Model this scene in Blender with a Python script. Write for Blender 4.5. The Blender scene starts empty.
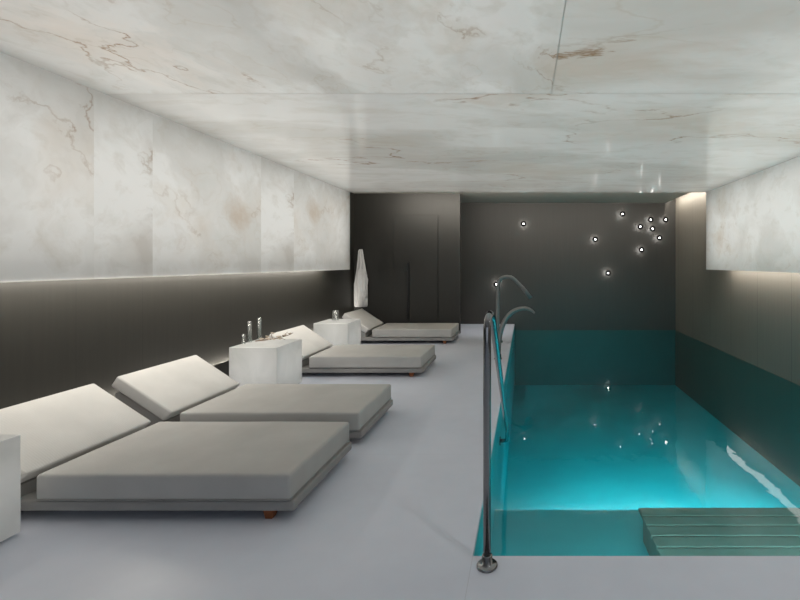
import bpy, bmesh, math, random
from mathutils import Vector, Matrix, noise as mnoise
random.seed(4)
S = bpy.context.scene
C = bpy.data.collections.new('spa'); S.collection.children.link(C)
F, U0, V0, EYE = 440.0, 525.5, 263.0, 1.5

# ------------------------------------------------------------ materials
def srgb(r, g, b):
    f = lambda c: (c/255/12.92) if c/255 <= .04045 else ((c/255+.055)/1.055)**2.4
    return (f(r), f(g), f(b), 1)

class NT:
    def __init__(s, name):
        s.m = bpy.data.materials.new(name); s.m.use_nodes = True
        s.t = s.m.node_tree; s.t.nodes.clear()
        s.out = s.n('ShaderNodeOutputMaterial')
    def n(s, typ, ins=None, **kw):
        nd = s.t.nodes.new(typ)
        for k, v in kw.items(): setattr(nd, k, v)
        for k, v in (ins or {}).items():
            if isinstance(v, bpy.types.NodeSocket): s.t.links.new(v, nd.inputs[k])
            else: nd.inputs[k].default_value = v
        return nd
    def noise(s, vec, scale, detail=4, rough=.55, dist=0.0):
        return s.n('ShaderNodeTexNoise', {'Vector': vec, 'Scale': scale, 'Detail': detail, 'Roughness': rough, 'Distortion': dist}).outputs['Fac']
    def math(s, op, a, b=0.0, clamp=False):
        return s.n('ShaderNodeMath', {0: a, 1: b}, operation=op, use_clamp=clamp).outputs[0]
    def ramp(s, fac, stops):
        r = s.n('ShaderNodeValToRGB', {'Fac': fac}); e = r.color_ramp.elements
        while len(e) < len(stops): e.new(.5)
        for el, (p, c) in zip(e, stops):
            el.position = p; el.color = c if not isinstance(c, (int, float)) else (c, c, c, 1)
        return r.outputs['Color']
    def step(s, fac, a, b):
        return s.n('ShaderNodeMapRange', {'Value': fac, 'From Min': a, 'From Max': b}, clamp=True).outputs['Result']
    def mix(s, f, a, b, mode='MIX'):
        nd = s.n('ShaderNodeMix', data_type='RGBA', blend_type=mode)
        for i, v in ((0, f), (6, a), (7, b)):
            if isinstance(v, bpy.types.NodeSocket): s.t.links.new(v, nd.inputs[i])
            else: nd.inputs[i].default_value = v
        return nd.outputs[2]
    def map(s, vec, sc=(1, 1, 1), loc=(0, 0, 0)):
        return s.n('ShaderNodeMapping', {'Vector': vec, 'Scale': sc, 'Location': loc}).outputs['Vector']
    def bump(s, h, strength, dist=.01):
        return s.n('ShaderNodeBump', {'Height': h, 'Strength': strength, 'Distance': dist}).outputs['Normal']
    def bsdf(s, **ins):
        ins = {k.replace('_', ' '): v for k, v in ins.items()}
        b = s.n('ShaderNodeBsdfPrincipled', ins)
        s.t.links.new(b.outputs[0], s.out.inputs['Surface']); return b
    def coord(s, k='Object'): return s.n('ShaderNodeTexCoord').outputs[k]

def plain(name, col, rough=.5, metal=0.0, spec=.5, var=.06, scale=6, bump=0.0):
    t = NT(name); v = t.coord()
    nz = t.noise(v, scale, 4)
    lo = tuple(c*(1-var) for c in col[:3])+(1,); hi = tuple(min(1, c*(1+var)) for c in col[:3])+(1,)
    ins = dict(Base_Color=t.ramp(nz, [(.3, lo), (.7, hi)]), Roughness=rough, Metallic=metal, Specular_IOR_Level=spec)
    if bump: ins['Normal'] = t.bump(t.noise(v, scale*20, 3), bump)
    t.bsdf(**ins); return t.m

def marble(name, blobs, rough=.1, stretch=(1, 1, 1), base=1.0, spec=.6, veinamt=1.0, trans=0, gloss=0):
    t = NT(name); uv = t.map(t.coord('UV'), stretch)
    wc = t.n('ShaderNodeTexNoise', {'Vector': uv, 'Scale': 1.1, 'Detail': 5.0}).outputs['Color']
    w = t.n('ShaderNodeVectorMath', {0: wc, 1: (-.5, -.5, -.5)}, operation='ADD').outputs[0]
    w = t.n('ShaderNodeVectorMath', {0: w, 'Scale': .9}, operation='SCALE').outputs[0]
    p = t.n('ShaderNodeVectorMath', {0: uv, 1: w}, operation='ADD').outputs[0]
    cloud = t.noise(p, .8, 5, .5)
    k = base
    col = t.ramp(cloud, [(.3, (.56*k, .555*k, .53*k, 1)), (.46, (.66*k, .655*k, .635*k, 1)), (.53, (.74*k, .74*k, .725*k, 1)), (.75, (.70*k, .70*k, .69*k, 1))])
    fine = t.noise(p, 5, 6, .6)
    col = t.mix(t.step(fine, .5, .8), col, (.60*k, .58*k, .54*k, 1))
    bz = t.noise(t.map(p, (1, 1, 1), (3.1, 7.7, 0)), .75, 4)
    beige = t.step(bz, .56, .72)
    col = t.mix(t.math('MULTIPLY', beige, .55), col, (.58*k, .50*k, .41*k, 1))
    mask = beige
    for (x, y, r, c, f) in blobs:
        d = t.n('ShaderNodeVectorMath', {0: p, 1: (x*stretch[0], y*stretch[1], 0)}, operation='DISTANCE').outputs['Value']
        d = t.math('ADD', d, t.math('MULTIPLY', t.math('SUBTRACT', fine, .5), r*2.2))
        fb = t.step(d, r, r*.15)
        col = t.mix(t.math('MULTIPLY', fb, f), col, c)
        mask = t.math('MAXIMUM', mask, t.step(d, r*1.1, r*.2))
    pv = t.n('ShaderNodeVectorMath', {0: uv, 1: t.n('ShaderNodeVectorMath', {0: w, 'Scale': .35}, operation='SCALE').outputs[0]}, operation='ADD').outputs[0]
    vn = t.noise(t.map(pv, (1, 1, 1), (9.3, 1.2, 0)), 1.1, 7, .55)
    vein = t.step(t.math('ABSOLUTE', t.math('SUBTRACT', vn, .5)), .012, .0)
    vein = t.math('MULTIPLY', vein, t.math('MULTIPLY', mask, .75*veinamt))
    col = t.mix(vein, col, (.30*k, .20*k, .12*k, 1))
    vn2 = t.noise(t.map(pv, (1, 1, 1), (2.3, 5.2, 0)), 2.1, 5, .5)
    v2 = t.step(t.math('ABSOLUTE', t.math('SUBTRACT', vn2, .5)), .016, .0)
    col = t.mix(t.math('MULTIPLY', t.math('MULTIPLY', v2, t.step(cloud, .52, .40)), .3*veinamt), col, (.52*k, .47*k, .40*k, 1))
    p = t.bsdf(Base_Color=col, Roughness=rough, Specular_IOR_Level=spec)
    if gloss:
        t.n('ShaderNodeBsdfGlossy', {'Color': (1, 1, 1, 1), 'Roughness': rough}, name='polish')
    if trans:   # thin stone sheet that passes light from lamps added behind it
        tl = t.n('ShaderNodeBsdfTranslucent', {'Color': col})
        mx = t.n('ShaderNodeMixShader', {0: trans, 1: p.outputs[0], 2: tl.outputs[0]})
        if gloss:   # polished face
            fr = t.n('ShaderNodeFresnel', {'IOR': gloss})
            mx = t.n('ShaderNodeMixShader', {0: fr.outputs[0], 1: mx.outputs[0], 2: t.t.nodes['polish'].outputs[0]})
        t.t.links.new(mx.outputs[0], t.out.inputs['Surface'])
    return t.m

BROWN = (.52, .42, .33, 1); GREYB = (.50, .47, .43, 1)
M = {}
M['marble_wall'] = marble('marble_wall', [(1.24, 2.10, .27, BROWN, .65), (10.46, 1.62, .30, GREYB, .7), (10.45, 2.55, .22, GREYB, .45),
                                          (22.2, 2.55, .45, GREYB, .5), (30.0, 1.95, .22, BROWN, .5), (29.2, 1.8, .3, GREYB, .4)], rough=.22, spec=.4, veinamt=.8, base=1.06, trans=.3)
M['marble_ceiling'] = marble('marble_ceiling', [(7.6, 2.9, .34, BROWN, .5), (.03, 8.45, .3, BROWN, .45), (1.3, 9.3, .5, BROWN, .4), (-1.6, 10.5, .6, GREYB, .45), (-.9, 2.7, .7, (.78, .70, .63, 1), .5), (-2.3, 2.2, .4, GREYB, .4)], rough=.12, stretch=(.45, 1.0, 1), base=1.0, spec=0, trans=.3, gloss=1.62, veinamt=1.4)  # the pale pinkish blob paints a floor reflection into the stone colour

def dark_panel(name, col, seam, axis, rough=.42, spec=.5, streak=.18):
    # dark stained panelling with fine vertical grain and narrow vertical joints
    t = NT(name); v = t.coord()
    sc = (9, .0, .35) if axis == 'x' else (0, 9, .35)
    g = t.noise(t.map(v, sc), 2.5, 5, .65)
    b = t.noise(v, .9, 3)
    lo = tuple(c*(1-streak) for c in col[:3])+(1,); hi = tuple(c*(1+streak) for c in col[:3])+(1,)
    c = t.ramp(t.math('ADD', t.math('MULTIPLY', g, .6), t.math('MULTIPLY', b, .4)), [(.35, lo), (.65, hi)])
    if seam:
        sx = t.n('ShaderNodeSeparateXYZ', {0: v}).outputs[0 if axis == 'x' else 1]
        fr = t.math('FRACT', t.math('MULTIPLY', t.math('ADD', sx, 20.0), 1/seam))
        line = t.math('LESS_THAN', fr, .006/seam)
        c = t.mix(t.math('MULTIPLY', line, .7), c, (.006, .006, .006, 1))
    t.bsdf(Base_Color=c, Roughness=rough, Specular_IOR_Level=spec)
    return t.m
M['wall_left'] = dark_panel('dark_wall_panel', srgb(38, 37, 33), .62, 'y', .5)
M['wall_right'] = dark_panel('taupe_wall_panel', srgb(112, 107, 99), .9, 'y', .6, streak=.07)
M['wall_back'] = dark_panel('charcoal_back_panel', srgb(53, 51, 48), 0, 'x', .55, streak=.1)
M['wall_door'] = dark_panel('charcoal_door_panel', srgb(42, 41, 38), 0, 'x', .5, streak=.08)
M['upper'] = plain('grey_upper_ceiling', srgb(175, 171, 162), .6)
M['joint'] = plain('stone_joint', srgb(186, 183, 176), .6)
M['rim'] = plain('matt_black_rim', (.004, .004, .004, 1), .9, 0, .05)
M['black'] = plain('black_metal', srgb(14, 14, 14), .35, 0, .5)
M['dark_gap'] = plain('dark_shell', srgb(60, 58, 54), .8)
M['rear'] = plain('grey_rear_wall', srgb(110, 108, 104), .7)

def deck_mat():
    t = NT('white_deck_slabs'); v = t.coord()
    b = t.noise(v, 1.1, 4); f = t.noise(v, 7, 5)
    c = t.ramp(t.math('ADD', t.math('MULTIPLY', b, .7), t.math('MULTIPLY', f, .3)),
               [(.3, (.655, .69, .785, 1)), (.7, (.725, .755, .85, 1))])
    xyz = t.n('ShaderNodeSeparateXYZ', {0: v}).outputs
    ly = t.math('LESS_THAN', t.math('FRACT', t.math('MULTIPLY', t.math('ADD', xyz[1], 20.55), 1/1.6)), .0016)
    lx = t.math('LESS_THAN', t.math('ABSOLUTE', t.math('ADD', xyz[0], .27)), .002)
    c = t.mix(t.math('MULTIPLY', t.math('MAXIMUM', lx, ly), .3), c, (.38, .38, .42, 1))
    t.bsdf(Base_Color=c, Roughness=.3, Specular_IOR_Level=.45)
    return t.m
M['deck'] = deck_mat()

def fabric(name, col, rib):
    t = NT(name); v = t.coord()
    wv = t.n('ShaderNodeTexWave', {'Vector': v, 'Scale': rib, 'Distortion': 1.2, 'Detail': 2.0, 'Detail Scale': 1.5}, bands_direction='Y').outputs['Fac']
    nz = t.noise(v, 3, 4); fn = t.noise(v, 160, 2)
    lo = tuple(c*.93 for c in col[:3])+(1,); hi = tuple(c*1.06 for c in col[:3])+(1,)
    c = t.ramp(nz, [(.3, lo), (.7, hi)])
    c = t.mix(t.math('MULTIPLY', wv, .10), c, tuple(x*.72 for x in col[:3])+(1,))
    h = t.math('ADD', t.math('MULTIPLY', wv, .5), fn)
    t.bsdf(Base_Color=c, Roughness=.92, Specular_IOR_Level=.15, Normal=t.bump(h, .25, .004))
    return t.m
M['mattress'] = fabric('grey_ribbed_fabric', (.50, .49, .472, 1), 26)
M['cushion'] = fabric('pale_ribbed_fabric', (.64, .632, .615, 1), 22)
M['base'] = fabric('grey_base_fabric', (.335, .33, .32, 1), 26)
M['oak'] = plain('orange_brown_wood', srgb(142, 80, 40), .45, var=.2, scale=14)
def onyx():
    t = NT('white_onyx'); v = t.coord()
    n1 = t.noise(v, 2.2, 5, .5, .8)
    c = t.ramp(n1, [(.3, (.70, .71, .69, 1)), (.5, (.80, .80, .785, 1)), (.7, (.84, .84, .83, 1))])
    p = t.bsdf(Base_Color=c, Roughness=.16, Specular_IOR_Level=.5)
    tl = t.n('ShaderNodeBsdfTranslucent', {'Color': c})
    mx = t.n('ShaderNodeMixShader', {0: .3, 1: p.outputs[0], 2: tl.outputs[0]})
    t.t.links.new(mx.outputs[0], t.out.inputs['Surface']); return t.m
M['onyx'] = onyx()
M['chrome'] = plain('polished_steel', (.25, .25, .255, 1), .15, .9, var=.03)
M['steel'] = plain('brushed_steel', (.22, .22, .215, 1), .38, .45, var=.05)
M['towel'] = plain('white_terry', (.72, .72, .725, 1), .95, 0, .1, var=.05, scale=9, bump=.5)
M['twig'] = plain('dry_twig', srgb(120, 98, 78), .8, var=.2, scale=20)
M['petal'] = plain('pale_petal', srgb(196, 182, 166), .8)
def glass():
    t = NT('clear_glass')
    g = t.n('ShaderNodeBsdfGlossy', {'Color': (.8, .8, .8, 1), 'Roughness': .22})
    tr = t.n('ShaderNodeBsdfTransparent', {'Color': (.86, .88, .87, 1)})
    lw = t.n('ShaderNodeLayerWeight', {'Blend': .25})
    fac = t.math('ADD', t.math('MULTIPLY', lw.outputs['Facing'], .6), .10, True)
    mx = t.n('ShaderNodeMixShader', {0: fac, 1: tr.outputs[0], 2: g.outputs[0]})
    t.t.links.new(mx.outputs[0], t.out.inputs['Surface']); return t.m
M['glass'] = glass()
def pooltile(nm, R, G, B):
    t = NT(nm); v = t.coord()
    n1 = t.noise(v, 1.5, 4)
    c = t.ramp(n1, [(.3, (R*.75, G*.85, B*.87, 1)), (.7, (R, G, B, 1))])
    t.bsdf(Base_Color=c, Roughness=.5); return t.m
M['pool'] = pooltile('turquoise_pool_lining', .05, .50, .54)
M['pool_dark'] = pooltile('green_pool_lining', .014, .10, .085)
M['slat'] = plain('greenish_slats', srgb(112, 128, 118), .6, var=.12, scale=5)
def water():
    t = NT('pool_water'); v = t.coord()
    n1 = t.noise(t.map(v, (1.0, .8, 1)), 1.6, 3, .5, .4)
    n2 = t.noise(t.map(v, (1.0, .8, 1)), 7, 2, .5, .3)
    h = t.math('ADD', n1, t.math('MULTIPLY', n2, .16))
    nrm = t.bump(h, .16, .03)
    tr = t.n('ShaderNodeBsdfTransparent', {'Color': (.80, .95, .95, 1)})
    gl = t.n('ShaderNodeBsdfGlossy', {'Color': (1, 1, 1, 1), 'Roughness': 0.0, 'Normal': nrm})
    fr = t.n('ShaderNodeFresnel', {'IOR': 1.33, 'Normal': nrm})
    b = t.n('ShaderNodeMixShader', {0: fr.outputs[0], 1: tr.outputs[0], 2: gl.outputs[0]})
    t.t.links.new(b.outputs[0], t.out.inputs['Surface'])
    va = t.n('ShaderNodeVolumeAbsorption', {'Color': (.12, .80, .84, 1), 'Density': .42})
    t.t.links.new(va.outputs[0], t.out.inputs['Volume'])
    return t.m
M['water'] = water()
def emit(name, col, s):
    t = NT(name); e = t.n('ShaderNodeEmission', {'Color': col, 'Strength': s})
    t.t.links.new(e.outputs[0], t.out.inputs['Surface']); return t.m
M['bulb'] = emit('lamp_bulb_glow', (1, .97, .93, 1), 13)
M['rear_glow'] = emit('lamp_rear_glow', (1, .96, .9, 1), 30)

# ------------------------------------------------------------ mesh helpers
def obj(name, bm, mat, parent=None, smooth=False, loc=None, flip_off=False):
    if not flip_off: bmesh.ops.recalc_face_normals(bm, faces=bm.faces)
    me = bpy.data.meshes.new(name); bm.to_mesh(me); bm.free()
    me.materials.append(mat)
    if smooth:
        for p in me.polygons: p.use_smooth = True
    o = bpy.data.objects.new(name, me); C.objects.link(o)
    if parent: o.parent = parent
    if loc: o.location = loc
    return o
def struct(name, bm, mat, **k):
    o = obj(name, bm, mat, **k); o['kind'] = 'structure'; return o
def tag(o, label, cat, group=None):
    o['label'] = label; o['category'] = cat
    if group: o['group'] = group
    return o
def thing(name, label, cat, loc, group=None):
    o = bpy.data.objects.new(name, None); C.objects.link(o); o.location = loc
    o.empty_display_size = .1
    return tag(o, label, cat, group)
def dup(root, loc, label):
    r = root.copy(); C.objects.link(r); r.location = loc; r['label'] = label
    for ch in list(root.children):
        c = ch.copy(); C.objects.link(c); c.parent = r
        for g in ch.children:
            d = g.copy(); C.objects.link(d); d.parent = c
    return r
def box(bm, x0, x1, y0, y1, z0, z1, bev=0, seg=2):
    r = bmesh.ops.create_cube(bm, size=1)
    vs = r['verts']
    for v in vs:
        v.co = Vector((x0 if v.co.x < 0 else x1, y0 if v.co.y < 0 else y1, z0 if v.co.z < 0 else z1))
    if bev:
        es = list({e for v in vs for e in v.link_edges})
        bmesh.ops.bevel(bm, geom=es, offset=bev, segments=seg, affect='EDGES', profile=.5)
    return bm
def sheet(bm, *a):
    # stone panel open to the added lamp above it, turned up only along its free far edge
    box(bm, *a)
    for f in list(bm.faces):
        c = f.calc_center_median(); nz = [abs(v.co.z-a[5]) < 1e-5 for v in f.verts]
        if all(nz) or (0 < sum(nz) < 4 and c.y < 8.1): bm.faces.remove(f)
    return bm
def sheetx(bm, side, *a):
    # the same for an upright apron: face, bottom return and far end return only
    box(bm, *a)
    x = a[1] if side > 0 else a[0]
    for f in list(bm.faces):
        c = f.calc_center_median(); nx = [abs(v.co.x-x) < 1e-5 for v in f.verts]
        if all(nx) or (0 < sum(nx) < 4 and c.y < 8.1 and c.z > 1.4): bm.faces.remove(f)
    return bm
def BX(*a, **k): return box(bmesh.new(), *a, **k)
def prism(bm, pts, f0, f1):
    # pts: 2D outline; f0/f1 map a 2D point to the two end positions
    a = [bm.verts.new(f0(p)) for p in pts]; b = [bm.verts.new(f1(p)) for p in pts]
    n = len(pts)
    bm.faces.new(a); bm.faces.new(b[::-1])
    for i in range(n): bm.faces.new((a[i], b[i], b[(i+1) % n], a[(i+1) % n]))
    return bm
def catmull(P, k=10):
    P = [Vector(p) for p in P]; Q = [P[0]*2-P[1]]+P+[P[-1]*2-P[-2]]; out = []
    for i in range(1, len(Q)-2):
        a, b, c, d = Q[i-1:i+3]
        for j in range(k):
            t = j/k
            out.append(.5*((2*b)+(c-a)*t+(2*a-5*b+4*c-d)*t*t+(3*b-a-3*c+d)*t**3))
    out.append(P[-1]); return out
def sweep(bm, path, rad, n=16, flat=None):
    # rad: number or function of t; flat(t) -> (width factor, thickness factor)
    path = [Vector(p) for p in path]; rings = []; up = None; L = len(path)
    for i, p in enumerate(path):
        tg = (path[min(i+1, L-1)]-path[max(i-1, 0)]).normalized()
        if up is None:
            up = Vector((0, 1, 0)) if abs(tg.y) < .9 else Vector((1, 0, 0))
        up = (up-tg*up.dot(tg)).normalized(); sd = tg.cross(up)
        t = i/(L-1); r = rad(t) if callable(rad) else rad
        w, h = flat(t) if flat else (1, 1)
        rings.append([bm.verts.new(p+up*math.cos(2*math.pi*k/n)*r*w+sd*math.sin(2*math.pi*k/n)*r*h) for k in range(n)])
    for a, b in zip(rings, rings[1:]):
        for k in range(n): bm.faces.new((a[k], a[(k+1) % n], b[(k+1) % n], b[k]))
    bm.faces.new(rings[0]); bm.faces.new(rings[-1]); return bm
def lathe(bm, prof, n=28, axis='z', org=(0, 0, 0)):
    o = Vector(org); rings = []
    for r, z in prof:
        ring = []
        for k in range(n):
            a = 2*math.pi*k/n; c, s = r*math.cos(a), r*math.sin(a)
            ring.append(bm.verts.new(o+(Vector((c, s, z)) if axis == 'z' else Vector((c, z, s)))))
        rings.append(ring)
    for a, b in zip(rings, rings[1:]):
        for k in range(n): bm.faces.new((a[k], a[(k+1) % n], b[(k+1) % n], b[k]))
    if prof[0][0] > 1e-5 and prof[0] != prof[-1]: bm.faces.new(rings[0])
    if prof[-1][0] > 1e-5 and prof[0] != prof[-1]: bm.faces.new(rings[-1])
    bmesh.ops.remove_doubles(bm, verts=bm.verts, dist=1e-6)
    return bm
def fillet(pts, r, k=6):
    pts = [Vector(p) for p in pts]; out = [pts[0]]
    for i in range(1, len(pts)-1):
        a, b, c = pts[i-1:i+2]
        d1 = (a-b).normalized(); d2 = (c-b).normalized()
        rr = r[i-1] if isinstance(r, (list, tuple)) else r
        p0, p1 = b+d1*rr, b+d2*rr
        for j in range(k+1):
            t = j/k; out.append(p0*(1-t)**2+b*2*t*(1-t)+p1*t*t)
    out.append(pts[-1]); return out
def uvset(o, fn):
    me = o.data; ul = me.uv_layers.new(name='UVMap')
    for p in me.polygons:
        for li in p.loop_indices:
            ul.data[li].uv = fn(p, me.vertices[me.loops[li].vertex_index].co)

# ------------------------------------------------------------ the room
DEEP = 10.82            # back wall
PX0, PX1, PY0 = -.27, 3.69, 2.253     # pool outline
LW, REAR = -3.64, -3.2
WZ = -.15               # water level
b = bmesh.new()
L = [(LW-.1, REAR), (PX1+.1, REAR), (PX1+.1, PY0), (PX0, PY0), (PX0, DEEP), (LW-.1, DEEP)]
prism(b, L, lambda p: (p[0], p[1], -.035), lambda p: (p[0], p[1], 0))
struct('floor', b, M['deck'])
b = bmesh.new()
PD = PDD = -1.5
box(b, PX0-.12, PX0, PY0-.12, DEEP, PD, -.036)
box(b, PX0, PX1, PY0-.12, PY0, PD, -.036)
box(b, PX0-.12, PX1, PY0-.12, DEEP, PD-.12, PD)
struct('floor_pool_basin', b, M['pool'])
b = bmesh.new()
box(b, PX0, PX1, PY0, 3.92, PD, -.70)
struct('floor_pool_steps', b, M['pool'])
b = bmesh.new()
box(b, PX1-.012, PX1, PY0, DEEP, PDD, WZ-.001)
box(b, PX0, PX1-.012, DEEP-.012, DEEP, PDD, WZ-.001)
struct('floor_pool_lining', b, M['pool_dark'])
struct('wall_left', BX(LW-.1, LW, REAR, 9.44, 0, 3.0), M['wall_left'])
struct('wall_right', BX(PX1, PX1+.1, REAR, DEEP+.1, PDD, 3.2), M['wall_right'])
struct('wall_back', BX(-1.72, PX1, DEEP, DEEP+.1, PDD, 3.2), M['wall_back'])
b = bmesh.new()
box(b, LW, -1.39, 9.34, 9.44, 0, 3.0)
box(b, -1.72, -1.62, 9.44, DEEP, 0, 3.0)
struct('wall_left_return', b, M['wall_door'])
b = bmesh.new()
box(b, LW, 3.44, REAR, DEEP, 2.975, 3.0)
box(b, 3.44, PX1, REAR, 8.25, 2.975, 3.0)
box(b, 3.42, 3.44, 8.25, DEEP, 3.0, 3.2); box(b, 3.44, PX1, 8.25, DEEP, 3.18, 3.2)
box(b, 3.44, PX1, 8.23, 8.25, 3.0, 3.2)
struct('ceiling_upper', b, M['upper'])
# door leaf set in the return wall, hair-line joints and a long black pull
d = struct('door_1', BX(-2.79, -1.86, 9.328, 9.34, .01, 2.52, bev=.003, seg=1), M['wall_door'])
obj('door_handle', BX(-2.515, -2.465, 9.29, 9.328, .30, 1.50, bev=.006), M['black'], d)
struct('trim_1', BX(-1.862, -1.856, 9.325, 9.339, .01, 2.52), M['black'])

# marble shell hung inside: ceiling slabs and the two side aprons
MZ, MX0, MX1, MY1, MB_ = 2.8, -3.237, 3.33, 8.11, 1.38
def slabs(rects, f, g=0.0):
    bm = bmesh.new()
    for r in rects: f(bm, r, g)
    return bm
cr = [(MX0, .2, REAR+.4, .1), (.2, MX1, REAR+.4, .1), (MX0, .2, .1, 3.38), (.2, MX1, .1, 3.38), (MX0, MX1, 3.38, MY1)]
o = struct('ceiling', slabs(cr, lambda bm, r, g: sheet(bm, r[0]+g, r[1]-g, r[2]+g, r[3]-g, MZ, MZ+.03)), M['marble_ceiling'])
uvset(o, lambda p, c: (c.x+(7 if c.x > .19 and p.center.y < 3.38 else 0), c.y*1.0+(5 if p.center.y > 3.38 else 0)))
LY = [REAR+.4, 1.0, 3.30, 3.82, 5.385, 6.15, MY1]
lr = []
for i in range(6):
    if i in (2, 4): lr += [(LY[i], LY[i+1], MB_, 1.75), (LY[i], LY[i+1], 1.75, MZ)]
    else: lr.append((LY[i], LY[i+1], MB_, MZ))
o = struct('wall_left_marble', slabs(lr, lambda bm, r, g: sheetx(bm, -1, MX0-.04, MX0, r[0]+g, r[1]-g*(r[1] < MY1), r[2]+g*(r[2] > 1.5), r[3])), M['marble_wall'])
def luv(p, c):
    y = p.center.y
    if y < 1: return (c.y+40, c.z)
    if y < 3.30: return (c.y+19, c.z)
    if y < 3.82: return (10+(c.y-3.30), c.z)
    if y < 5.385: return (c.y-3.82, c.z)
    if y < 6.15: return (10+(c.y-5.385)*.68, c.z)
    return (c.y-6.15+.56, c.z-.24)
uvset(o, luv)
RY = [REAR+.4, 1.2, 4.2, 6.2, MY1]
rr = [(RY[i], RY[i+1], MB_, MZ) for i in range(4)]
o = struct('wall_right_marble', slabs(rr, lambda bm, r, g: sheetx(bm, 1, MX1, MX1+.04, r[0]+g, r[1]-g*(r[1] < MY1), r[2], r[3])), M['marble_wall'])
uvset(o, lambda p, c: (c.y+22.4, c.z))
# fine joints between the ceiling slabs
struct('trim_4', BX(.1985, .2015, REAR+.4, 3.38, MZ-.0006, MZ+.002), M['joint'])
struct('trim_5', BX(MX0, MX1, 3.379, 3.381, MZ-.0006, MZ+.002), M['joint'])
struct('trim_6', BX(MX0-.04, MX1+.04, MY1+.001, MY1+.012, MZ+.0015, MZ+.05), M['black'])
# closed end boards of the two coves
struct('trim_2', BX(LW, MX0-.04, MY1-.05, MY1-.03, MB_+.03, MZ), M['dark_gap'])
struct('trim_3', BX(MX1+.04, PX1, MY1-.05, MY1-.03, MB_+.03, MZ), M['dark_gap'])
# low skirting ledge behind the loungers (hides the strip light that washes the wall)
b = bmesh.new()
box(b, LW, LW+.05, 1.6, 9.3, 0, .25); box(b, LW+.05, LW+.06, 1.6, 9.3, 0, .32)
struct('baseboard_left', b, M['wall_left'])
# rear of the hall behind the camera: wall with a wide window
b = bmesh.new()
box(b, LW, -2.6, REAR-.1, REAR, 0, 3.0); box(b, 3.2, PX1, REAR-.1, REAR, 0, 3.0)
box(b, -2.6, 3.2, REAR-.1, REAR, 2.6, 3.0); box(b, -2.6, 3.2, REAR-.1, REAR, 0, .15)
struct('wall_front', b, M['rear'])
b = bmesh.new()
for x in (-2.6, -1.15, .3, 1.75, 3.14): box(b, x, x+.06, REAR-.09, REAR-.02, .15, 2.6)
for z in (.15, 2.54): box(b, -2.6, 3.2, REAR-.09, REAR-.02, z, z+.06)
struct('window_1', b, M['black'])

# ------------------------------------------------------------ pool
b = bmesh.new()
b.faces.new([b.verts.new(c) for c in ((PX0, PY0, WZ), (PX1, PY0, WZ), (PX1, DEEP, WZ), (PX0, DEEP, WZ))])
w = obj('pool_water', b, M['water'], flip_off=True)
w['kind'] = 'stuff'; tag(w, 'clear turquoise pool water filling the long pool', 'water')
bench = thing('pool_bench', 'submerged grey slatted bench under the water in the near right pool corner', 'bench', (2.29, 2.96, -.45))
b = bmesh.new()
for i in range(9):
    y = -.56+i*.125
    box(b, -1.39, 1.39, y, y+.110, -.03, 0, bev=.004, seg=1)
obj('slat_top', b, M['slat'], bench)
for x in (-1.36, -.03, 1.30): obj('support', BX(x, x+.06, -.52, .52, -.25, -.03), M['slat'], bench)

# handrail: upright on the near deck, long rail running down into the pool
hr = thing('pool_handrail', 'polished steel handrail rising from the deck and sloping down into the pool', 'handrail', (-.19, 2.178, 0))
path = fillet([(0, 0, .01), (0, 0, 1.245), (.016, .10, 1.235), (.012, 2.15, -.17), (0, 2.36, -.33), (-.08, 2.42, -.36)], [.09, .06, .10, .05], 8)
obj('rail', sweep(bmesh.new(), path, .0195, 20), M['chrome'], hr, True)
obj('floor_flange', lathe(bmesh.new(), [(.052, 0), (.052, .008), (.046, .013), (.028, .016), (.026, .055), (.0195, .058)], 32), M['chrome'], hr, True)
obj('wall_flange', lathe(bmesh.new(), [(.0, 0), (.045, 0), (.045, .01), (.0, .01)], 24), M['chrome'], hr, False).matrix_local = Matrix.Translation((-.0795, 2.42, -.36)) @ Matrix.Rotation(math.pi/2, 4, 'Y')

# broad curved waterfall spout
sp = thing('waterfall_spout', 'broad curved steel waterfall spout on the pool deck, lower of the two spouts', 'spout', (-.43, 6.875, 0))
q = lambda u, v, Y: Vector(((u-U0)*Y/F+.43, Y-6.875, EYE-(v-V0)*Y/F))
pts = catmull([q(498.3, 357, 6.875), q(499.4, 340, 6.875), q(502.5, 326, 6.875), q(508, 316, 6.875), q(516, 310, 6.875), q(525, 308.2, 6.875), q(531, 310, 6.875), q(534.5, 313, 6.875)], 8)
obj('spout', sweep(bmesh.new(), pts, 1.0, 20, lambda t: (.040+.035*t, .034+.012*math.sin(math.pi*t)-.022*t)), M['steel'], sp, True)
obj('foot', lathe(bmesh.new(), [(.062, 0), (.062, .012), (.054, .02), (.050, .075), (.045, .08)], 28), M['black'], sp, True)
obj('valve_knob', lathe(bmesh.new(), [(.0, 0), (.016, 0), (.016, .03), (.0, .035)], 16), M['black'], sp, True).matrix_local = Matrix.Translation((.040, 0, .27)) @ Matrix.Rotation(math.pi/2, 4, 'Y')
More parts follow.
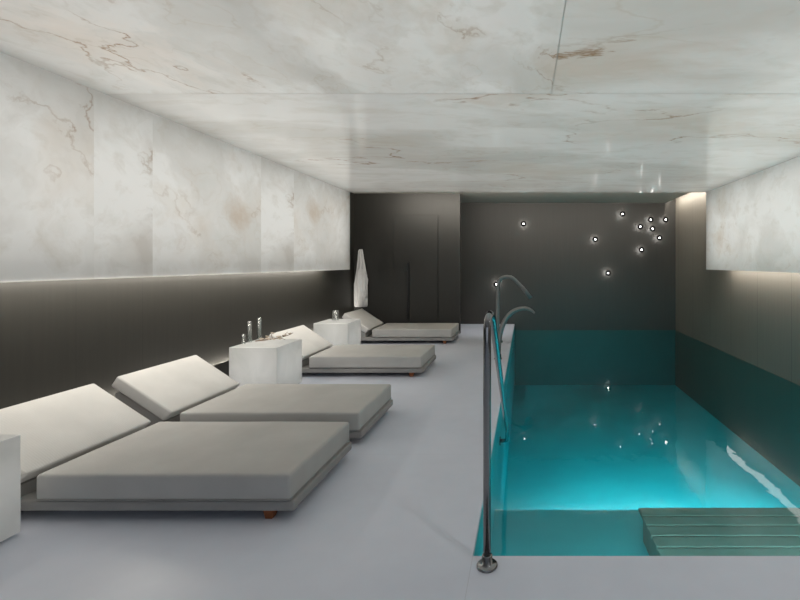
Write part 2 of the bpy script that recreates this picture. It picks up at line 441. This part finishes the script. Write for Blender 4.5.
# tall jet spout with a straight angled end
Y2 = 7.6
js = thing('jet_spout', 'tall steel jet spout with bent neck standing behind the waterfall spout', 'spout', ((497.6-U0)*Y2/F, Y2, 0))
q2 = lambda u, v: Vector(((u-497.6)*Y2/F, 0, EYE-(v-V0)*Y2/F))
pth = [Vector((0, 0, .01)), q2(497.6, 320)] + catmull([q2(497.9, 290), q2(499.5, 280), q2(505, 277), q2(511, 277.3), q2(515, 280)], 6) + [q2(522, 287), q2(530, 297)]
obj('pipe', sweep(bmesh.new(), pth, lambda t: .034-.003*min(1, t*2), 18), M['steel'], js, True)
e0, e1 = q2(522.5, 287.6), q2(531, 298.3)
obj('nozzle', sweep(bmesh.new(), [e0, e0.lerp(e1, .15), e1], .034, 18), M['steel'], js, True)
obj('foot', lathe(bmesh.new(), [(.06, 0), (.06, .012), (.045, .02), (.036, .03)], 28), M['black'], js, True)

# ------------------------------------------------------------ loungers
def make_lounger(loc, label):
    # origin: floor point at the middle of the lounger's width, x measured from the wall-to-pool direction
    root = thing('daybed_lounger', label, 'lounger', loc, 'grey loungers along the left wall')
    W = .87/2; ox = loc[0]
    X = lambda x: x-ox
    bm = BX(X(-3.44), X(-1.345), -W+.005, W-.005, .055, .118, bev=.014, seg=3)
    obj('base', bm, M['base'], root, True)
    # mattress: rounded block with a slightly crowned top
    bm = bmesh.new(); box(bm, X(-2.845), X(-1.365), -W, W, .119, .277)
    bmesh.ops.subdivide_edges(bm, edges=[e for e in bm.edges if abs((e.verts[0].co-e.verts[1].co).z) < .01], cuts=14, use_grid_fill=True)
    for v in bm.verts:
        fx = (v.co.x-X(-2.105))/.74; fy = v.co.y/W
        if v.co.z > .2:
            v.co.z += .006*(1-fx**4)*(1-fy**4) - .004
            v.co.z += .0035*mnoise.noise(Vector((v.co.x*2.3, v.co.y*2.3, 1.7)))
    es = [e for e in bm.edges if len(e.link_faces) == 2 and e.calc_face_angle() > 1.0]
    bmesh.ops.bevel(bm, geom=es, offset=.02, segments=4, affect='EDGES', profile=.5)
    mt = obj('mattress', bm, M['mattress'], root, True)
    bm = bmesh.new()
    rect = fillet([(X(-2.1), -W-.001, .128), (X(-1.364), -W-.001, .128), (X(-1.364), W+.001, .128), (X(-2.842), W+.001, .128), (X(-2.842), -W-.001, .128), (X(-2.095), -W-.001, .128)], .02, 3)
    sweep(bm, rect, .0045, 6); obj('piping', bm, M['base'], mt, True)
    # leaning back cushion
    A = Vector((X(-2.895), 0, .277)); B = Vector((X(-3.35), 0, .578))
    d = (B-A).normalized(); n = Vector((d.z, 0, -d.x))
    if n.z < 0: n = -n
    ln = (B-A).length; th = .115
    bm = bmesh.new(); box(bm, 0, ln, -W, W, -th, 0)
    bmesh.ops.subdivide_edges(bm, edges=[e for e in bm.edges if abs((e.verts[0].co-e.verts[1].co).z) < .01], cuts=12, use_grid_fill=True)
    for v in bm.verts:
        fx = v.co.x/ln*2-1; fy = v.co.y/W; s = 1 if v.co.z > -th/2 else -1
        v.co.z += s*.012*(1-fx**4)*(1-fy**4)-s*.006
        if fx < -.99 and s < 0: v.co.x += .02
    es = [e for e in bm.edges if len(e.link_faces) == 2 and e.calc_face_angle() > 1.0]
    bmesh.ops.bevel(bm, geom=es, offset=.016, segments=4, affect='EDGES', profile=.5)
    for v in bm.verts:
        p = v.co.copy(); v.co = A+d*p.x+Vector((0, p.y, 0))+n*p.z
    obj('back_cushion', bm, M['cushion'], root, True)
    # fabric covered wedge that carries the back cushion
    A2 = A-n*(th+.002); B2 = B-n*(th+.002)
    poly = [(A2.x-.02, .119), (A2.x-.02, A2.z+.008), (B2.x+.05, B2.z-.045), (B2.x+.02, B2.z-.06), (B2.x+.02, .119)]
    bm = prism(bmesh.new(), poly, lambda p: (p[0], -W+.03, p[1]), lambda p: (p[0], W-.03, p[1]))
    obj('back_support', bm, M['base'], root)
    for x in (X(-3.30), X(-1.50)):
        for y in (-W+.05, W-.05):
            bm = bmesh.new()
            for (z, hw) in ((0, .022), (.056, .034)): pass
            lo = [bm.verts.new((x+sx*.020-.006, y+sy*.020, 0)) for sx, sy in ((-1, -1), (1, -1), (1, 1), (-1, 1))]
            hi = [bm.verts.new((x+sx*.034, y+sy*.030, .056)) for sx, sy in ((-1, -1), (1, -1), (1, 1), (-1, 1))]
            bm.faces.new(lo); bm.faces.new(hi)
            for k in range(4): bm.faces.new((lo[k], lo[(k+1) % 4], hi[(k+1) % 4], hi[k]))
            obj('leg', bm, M['oak'], root)['label'] = 'short tapered orange brown wooden leg'
    return root
LX = -2.37
l0 = make_lounger((LX, 2.985, 0), 'grey lounger nearest the viewer, beside the white cube table at the left edge')
dup(l0, (LX, 4.045, 0), 'grey lounger right behind the nearest one, in front of the cube table with tall glasses')
dup(l0, (LX, 6.205, 0), 'grey lounger between the cube table with tall glasses and the one with a tumbler')
dup(l0, (LX, 8.585, 0), 'farthest grey lounger, below the hanging white towel by the dark doors')

# ------------------------------------------------------------ cube tables
def make_table(loc, label):
    root = thing('cube_table', label, 'side table', loc, 'white cube side tables')
    obj('body', BX(-.27, .27, -.28, .28, .012, .552, bev=.007, seg=3), M['onyx'], root, False)
    obj('plinth', BX(-.245, .245, -.255, .255, 0, .014), M['dark_gap'], root)['label'] = 'dark recessed plinth'
    ld = bpy.data.lights.new('lamp', 'POINT'); ld.energy = 2.2; ld.shadow_soft_size = .12   # lamp added inside the translucent cube to brighten its faces
    lo = bpy.data.objects.new('lamp', ld); C.objects.link(lo); lo.parent = root; lo.location = (0, 0, .28)
    return root
TX = -3.062
t0 = make_table((TX, 2.157, 0), 'white cube table cut off by the left edge of the photo')
dup(t0, (TX, 5.22, 0), 'white cube table carrying tall glasses and a dried sprig')
dup(t0, (TX, 7.19, 0), 'farthest white cube table, with a single glass tumbler on top')

TT = .552
def tumbler(name, label, u, Y, h, r, group=None):
    loc = ((u-U0)*Y/F, Y, TT)
    wl = .0035
    bm = lathe(bmesh.new(), [(0, 0), (r*.94, 0), (r, h*.05), (r, h), (r-wl, h), (r-wl, h*.07), (r*.8, .012), (0, .012)], 28)
    return tag(obj(name, bm, M['glass'], None, True, loc), label, 'glass', group)
tumbler('glass_cylinder', 'short clear glass, leftmost on the middle cube table', 243.6, 5.14, .115, .022, 'glasses on the middle cube table')
tumbler('glass_cylinder', 'tall straight clear glass between the short glass and the sprig', 249.6, 5.25, .25, .026, 'glasses on the middle cube table')
tumbler('glass_cylinder', 'tall straight clear glass touching the dried sprig, rightmost of the three', 259.3, 5.42, .27, .026, 'glasses on the middle cube table')
tumbler('glass_tumbler', 'clear glass tumbler alone on the farthest cube table', 335.4, 7.27, .165, .052)

# dried sprig lying on the middle table
sg = thing('dried_sprig', 'dried twig with pale blossoms lying on the cube table beside tall glasses', 'dried flower', (-3.03, 5.30, TT))
b = bmesh.new()
main = catmull([(-.21, -.02, .012), (-.1, -.01, .022), (.02, .01, .04), (.13, .03, .065), (.21, .04, .10)], 6)
sweep(b, main, lambda t: .007-.004*t, 8)
for (i, dx, dy, dz) in ((4, .07, .05, .05), (8, .09, -.06, .02), (10, -.04, .03, .075), (14, .08, -.02, -.02), (16, .03, .05, .05), (7, -.02, -.07, .015)):
    p = main[i]; sweep(b, catmull([p, p+Vector((dx*.5, dy*.5, dz*.6)), p+Vector((dx, dy, dz))], 4), lambda t: .004-.002*t, 6)
obj('stem', b, M['twig'], sg, True)
for (x, y, z, r) in ((-.01, -.01, .10, .02), (-.15, .0, .03, .024), (-.06, -.02, .035, .028), (.06, .0, .055, .03), (.12, .01, .07, .026), (.02, -.05, .035, .022), (.17, .03, .09, .02), (-.11, .05, .05, .02), (.09, -.05, .04, .022)):
    bm = bmesh.new()
    for k in range(5):
        a = 2*math.pi*k/5+x*9
        rs = bmesh.ops.create_icosphere(bm, subdivisions=1, radius=r*.55)
        bmesh.ops.transform(bm, verts=rs['verts'], matrix=Matrix.Translation((x+math.cos(a)*r*.55, y+math.sin(a)*r*.55, z+.003*k)) @ Matrix.Diagonal((1.2, 1.2, .55, 1)))
    obj('blossom', bm, M['petal'], sg, True)

# ------------------------------------------------------------ hanging towel
tw = thing('hanging_towel', 'long white towel hanging from its gathered top on the dark wall', 'towel', (-3.475, 9.338, .575))
def cloth(prof, ph, amp, y0):
    bm = bmesh.new(); n = 56; rings = []
    for (z, xc, hw, dp) in prof:
        ring = []
        for k in range(n):
            a = 2*math.pi*k/n
            c, s = math.cos(a), math.sin(a)
            c = math.copysign(abs(c)**.75, c); s = math.copysign(abs(s)**.75, s)
            fold = 1+amp*math.sin(a*7+ph+z*.8)+amp*.6*math.sin(a*11+ph*2-z*1.3)
            ring.append(bm.verts.new((xc+c*hw*(1+(fold-1)*.5), min(-.002, -y0-dp+s*dp*(1+(fold-1)*2.6 if s < 0 else 1)), z)))
        rings.append(ring)
    for a, b_ in zip(rings, rings[1:]):
        for k in range(n): bm.faces.new((a[k], a[(k+1) % n], b_[(k+1) % n], b_[k]))
    bm.faces.new(rings[0]); bm.faces.new(rings[-1]); return bm
def dens(prof, k=5):
    return [tuple(v) for v in [list(p) for p in _cat4(prof, k)]]
def _cat4(P, k):
    out = []
    for i in range(len(P)-1):
        for j in range(k):
            t = j/k; t2 = t*t*(3-2*t)*.5+t*.5
            out.append([a+(c-a)*(t if m == 0 else t2) for m, (a, c) in enumerate(zip(P[i], P[i+1]))])
    out.append(list(P[-1])); return out
body = [(0.0, .0, .115, .05), (.03, .0, .13, .055), (.25, .0, .13, .055), (.48, .0, .125, .055), (.60, .01, .115, .05), (.85, .005, .08, .04), (1.05, -.005, .055, .033), (1.18, -.01, .042, .03), (1.215, -.01, .03, .02)]
obj('cloth', cloth(dens(body), .4, .15, .002), M['towel'], tw, True)
over = [(.20, .065, .07, .05), (.23, .065, .082, .058), (.42, .04, .105, .064), (.57, .04, .118, .066), (.70, .015, .10, .055), (.80, .01, .088, .046)]
obj('outer_fold', cloth(dens(over), 2.1, .13, .008), M['towel'], tw, True)

# ------------------------------------------------------------ round lamps on the back wall
LAMPS = [
 (523.6, 223.8, 'round black wall lamp high and alone on the left half of the back wall'),
 (496.3, 284.4, 'round black wall lamp right beside the neck of the tall jet spout'),
 (595.3, 239.4, 'round black wall lamp midway up the middle of the back wall, left of the cluster'),
 (608.1, 273.1, 'round black wall lamp set lowest over the water, below the cluster'),
 (622.5, 214.0, 'round black wall lamp nearest the top edge of the back wall, left of the cluster'),
 (650.7, 219.7, 'round black wall lamp at the top of the cluster, above its central lamp'),
 (665.6, 219.7, 'round black wall lamp in the upper corner closest to the right wall'),
 (640.3, 226.6, 'round black wall lamp on the left side of the cluster, level with its middle'),
 (652.5, 228.7, 'round black wall lamp at the very centre of the tight cluster'),
 (659.4, 237.8, 'round black wall lamp at the lower right of the cluster'),
 (641.5, 249.7, 'round black wall lamp just under the cluster, at its bottom left'),
]
lamp0 = None
for (u, v, lab) in LAMPS:
    yc = DEEP-.13
    loc = ((u-U0)*yc/F, DEEP, EYE-(v-V0)*yc/F)
    if lamp0 is None:
        lamp0 = thing('wall_lamp', lab, 'wall lamp', loc, 'round lamps on the back wall')
        obj('rim', lathe(bmesh.new(), [(0, -.115), (.056, -.115), (.066, -.122), (.068, -.134), (.062, -.142), (.052, -.138), (.034, -.130), (.0, -.128)], 32, 'y'), M['rim'], lamp0, True)
        obj('stem', lathe(bmesh.new(), [(.022, 0), (.022, -.006), (.007, -.012), (.007, -.116)], 16, 'y'), M['rim'], lamp0, True)
        ld = bpy.data.lights.new('rear_lamp', 'AREA'); ld.shape = 'DISK'; ld.size = .10; ld.energy = .62; ld.color = (1, .97, .92)
        lo = bpy.data.objects.new('rear_lamp', ld); C.objects.link(lo); lo.parent = lamp0; lo.location = (0, -.1135, 0); lo.rotation_euler = (math.pi/2, 0, 0)
        bm = bmesh.new(); bmesh.ops.create_icosphere(bm, subdivisions=2, radius=.017)
        bmesh.ops.translate(bm, verts=bm.verts, vec=(0, -.138, 0))
        obj('bulb', bm, M['bulb'], lamp0, True)['label'] = 'small glowing white bulb'
    else: dup(lamp0, loc, lab)

# ------------------------------------------------------------ lights
def area(name, loc, rot, sx, sy, e, col=(1, 1, 1), spread=180):
    l = bpy.data.lights.new(name, 'AREA'); l.shape = 'RECTANGLE'; l.size = sx; l.size_y = sy
    l.energy = e; l.color = col; l.spread = math.radians(spread)
    o = bpy.data.objects.new(name, l); C.objects.link(o); o.location = loc; o.rotation_euler = [math.radians(a) for a in rot]
    return o
WARM = (1, .93, .82)
# strip lights hidden in the coves behind the marble aprons, shining down the wall
area('cove_strip_left', (-3.45, 5.15, 1.42), (0, 55, 0), .03, 5.6, 32, WARM)
area('cove_strip_right', (3.46, 2.6, 1.42), (0, -55, 0), .03, 10.6, 48, WARM)
area('apron_lip_strip', (-3.31, 5.2, 1.377), (0, -14, 0), .06, 5.6, 21, WARM)
# strip on top of the marble ceiling's far edge, washing the upper ceiling
area('cove_strip_end', (.3, 8.14, 2.835), (112, 0, 0), 6.2, .03, 95, WARM)
# low strip behind the loungers
area('low_strip', (LW+.03, 5.4, .262), (180, 0, 0), .02, 7.4, 40, WARM)
# daylight through the rear window
area('window_daylight', (.3, REAR-.15, 1.4), (90, 0, 0), 5.6, 2.4, 12, (.90, .95, 1))
# lamp added above the translucent stone ceiling to brighten it evenly
area('ceiling_fill_light', (.05, 4.6, 2.95), (0, 0, 0), 6.4, 6.9, 265, (1, .965, .92))
# lamps added behind the translucent aprons to brighten them
area('apron_fill_left', (-3.60, 5.15, 2.12), (0, -90, 0), 1.2, 5.7, 53, (1, .975, .94))
area('apron_fill_right', (3.66, 5.15, 2.12), (0, 90, 0), 1.2, 5.7, 55, (1, .975, .94))
# wall washer at the back right corner
area('wall_washer', (3.445, 9.75, 3.06), (0, -45, 0), .05, 2.0, 26, WARM)
# recessed downlight of the hall part behind the camera
sl = bpy.data.lights.new('downlight', 'SPOT'); sl.energy = 40; sl.shadow_soft_size = .05; sl.spot_size = math.radians(110); sl.spot_blend = .8
so = bpy.data.objects.new('downlight', sl); C.objects.link(so); so.location = (1.5, .5, 2.77); so.rotation_euler = (math.radians(20), 0, 0)
# added spot, hidden by the marble edge, to brighten the far end of the deck
sl = bpy.data.lights.new('deck_fill_spot', 'SPOT'); sl.energy = 110; sl.shadow_soft_size = .04; sl.spot_size = math.radians(58); sl.spot_blend = .9
so = bpy.data.objects.new('deck_fill_spot', sl); C.objects.link(so); so.location = (-.8, 8.9, 2.96); so.rotation_euler = (math.radians(22), 0, 0)
# underwater lamps in the step riser, and softer ones under the deck edge
for x in (.75, 1.75, 2.75):
    area('pool_lamp', (x, 3.93, -.85), (66, 0, 0), .6, .12, 36, (.75, .97, 1), 95)
    area('step_lamp', (x, PY0+.02, -.24), (50, 0, 0), .35, .10, 12, (.75, .97, 1))
wd = bpy.data.worlds.new('world'); S.world = wd; wd.use_nodes = True
wd.node_tree.nodes['Background'].inputs[0].default_value = (.75, .85, 1, 1)
wd.node_tree.nodes['Background'].inputs[1].default_value = .6

# ------------------------------------------------------------ camera and view
cam = bpy.data.cameras.new('camera'); co = bpy.data.objects.new('camera', cam); C.objects.link(co)
co.location = (0, 0, EYE); co.rotation_euler = (math.pi/2, 0, 0)
cam.sensor_width = 36; cam.lens = F/800*36
cam.shift_x = -(U0-400)/800; cam.shift_y = -(300-V0)/800
cam.clip_start = .05
S.camera = co
S.view_settings.view_transform = 'Standard'; S.view_settings.look = 'None'
S.view_settings.gamma = 1; S.view_settings.use_curve_mapping = False
S.view_settings.exposure = 0.0
S.cycles.caustics_reflective = False; S.cycles.caustics_refractive = False
S.cycles.max_bounces = 10; S.cycles.diffuse_bounces = 5; S.cycles.transmission_bounces = 8
S.cycles.sample_clamp_indirect = 6
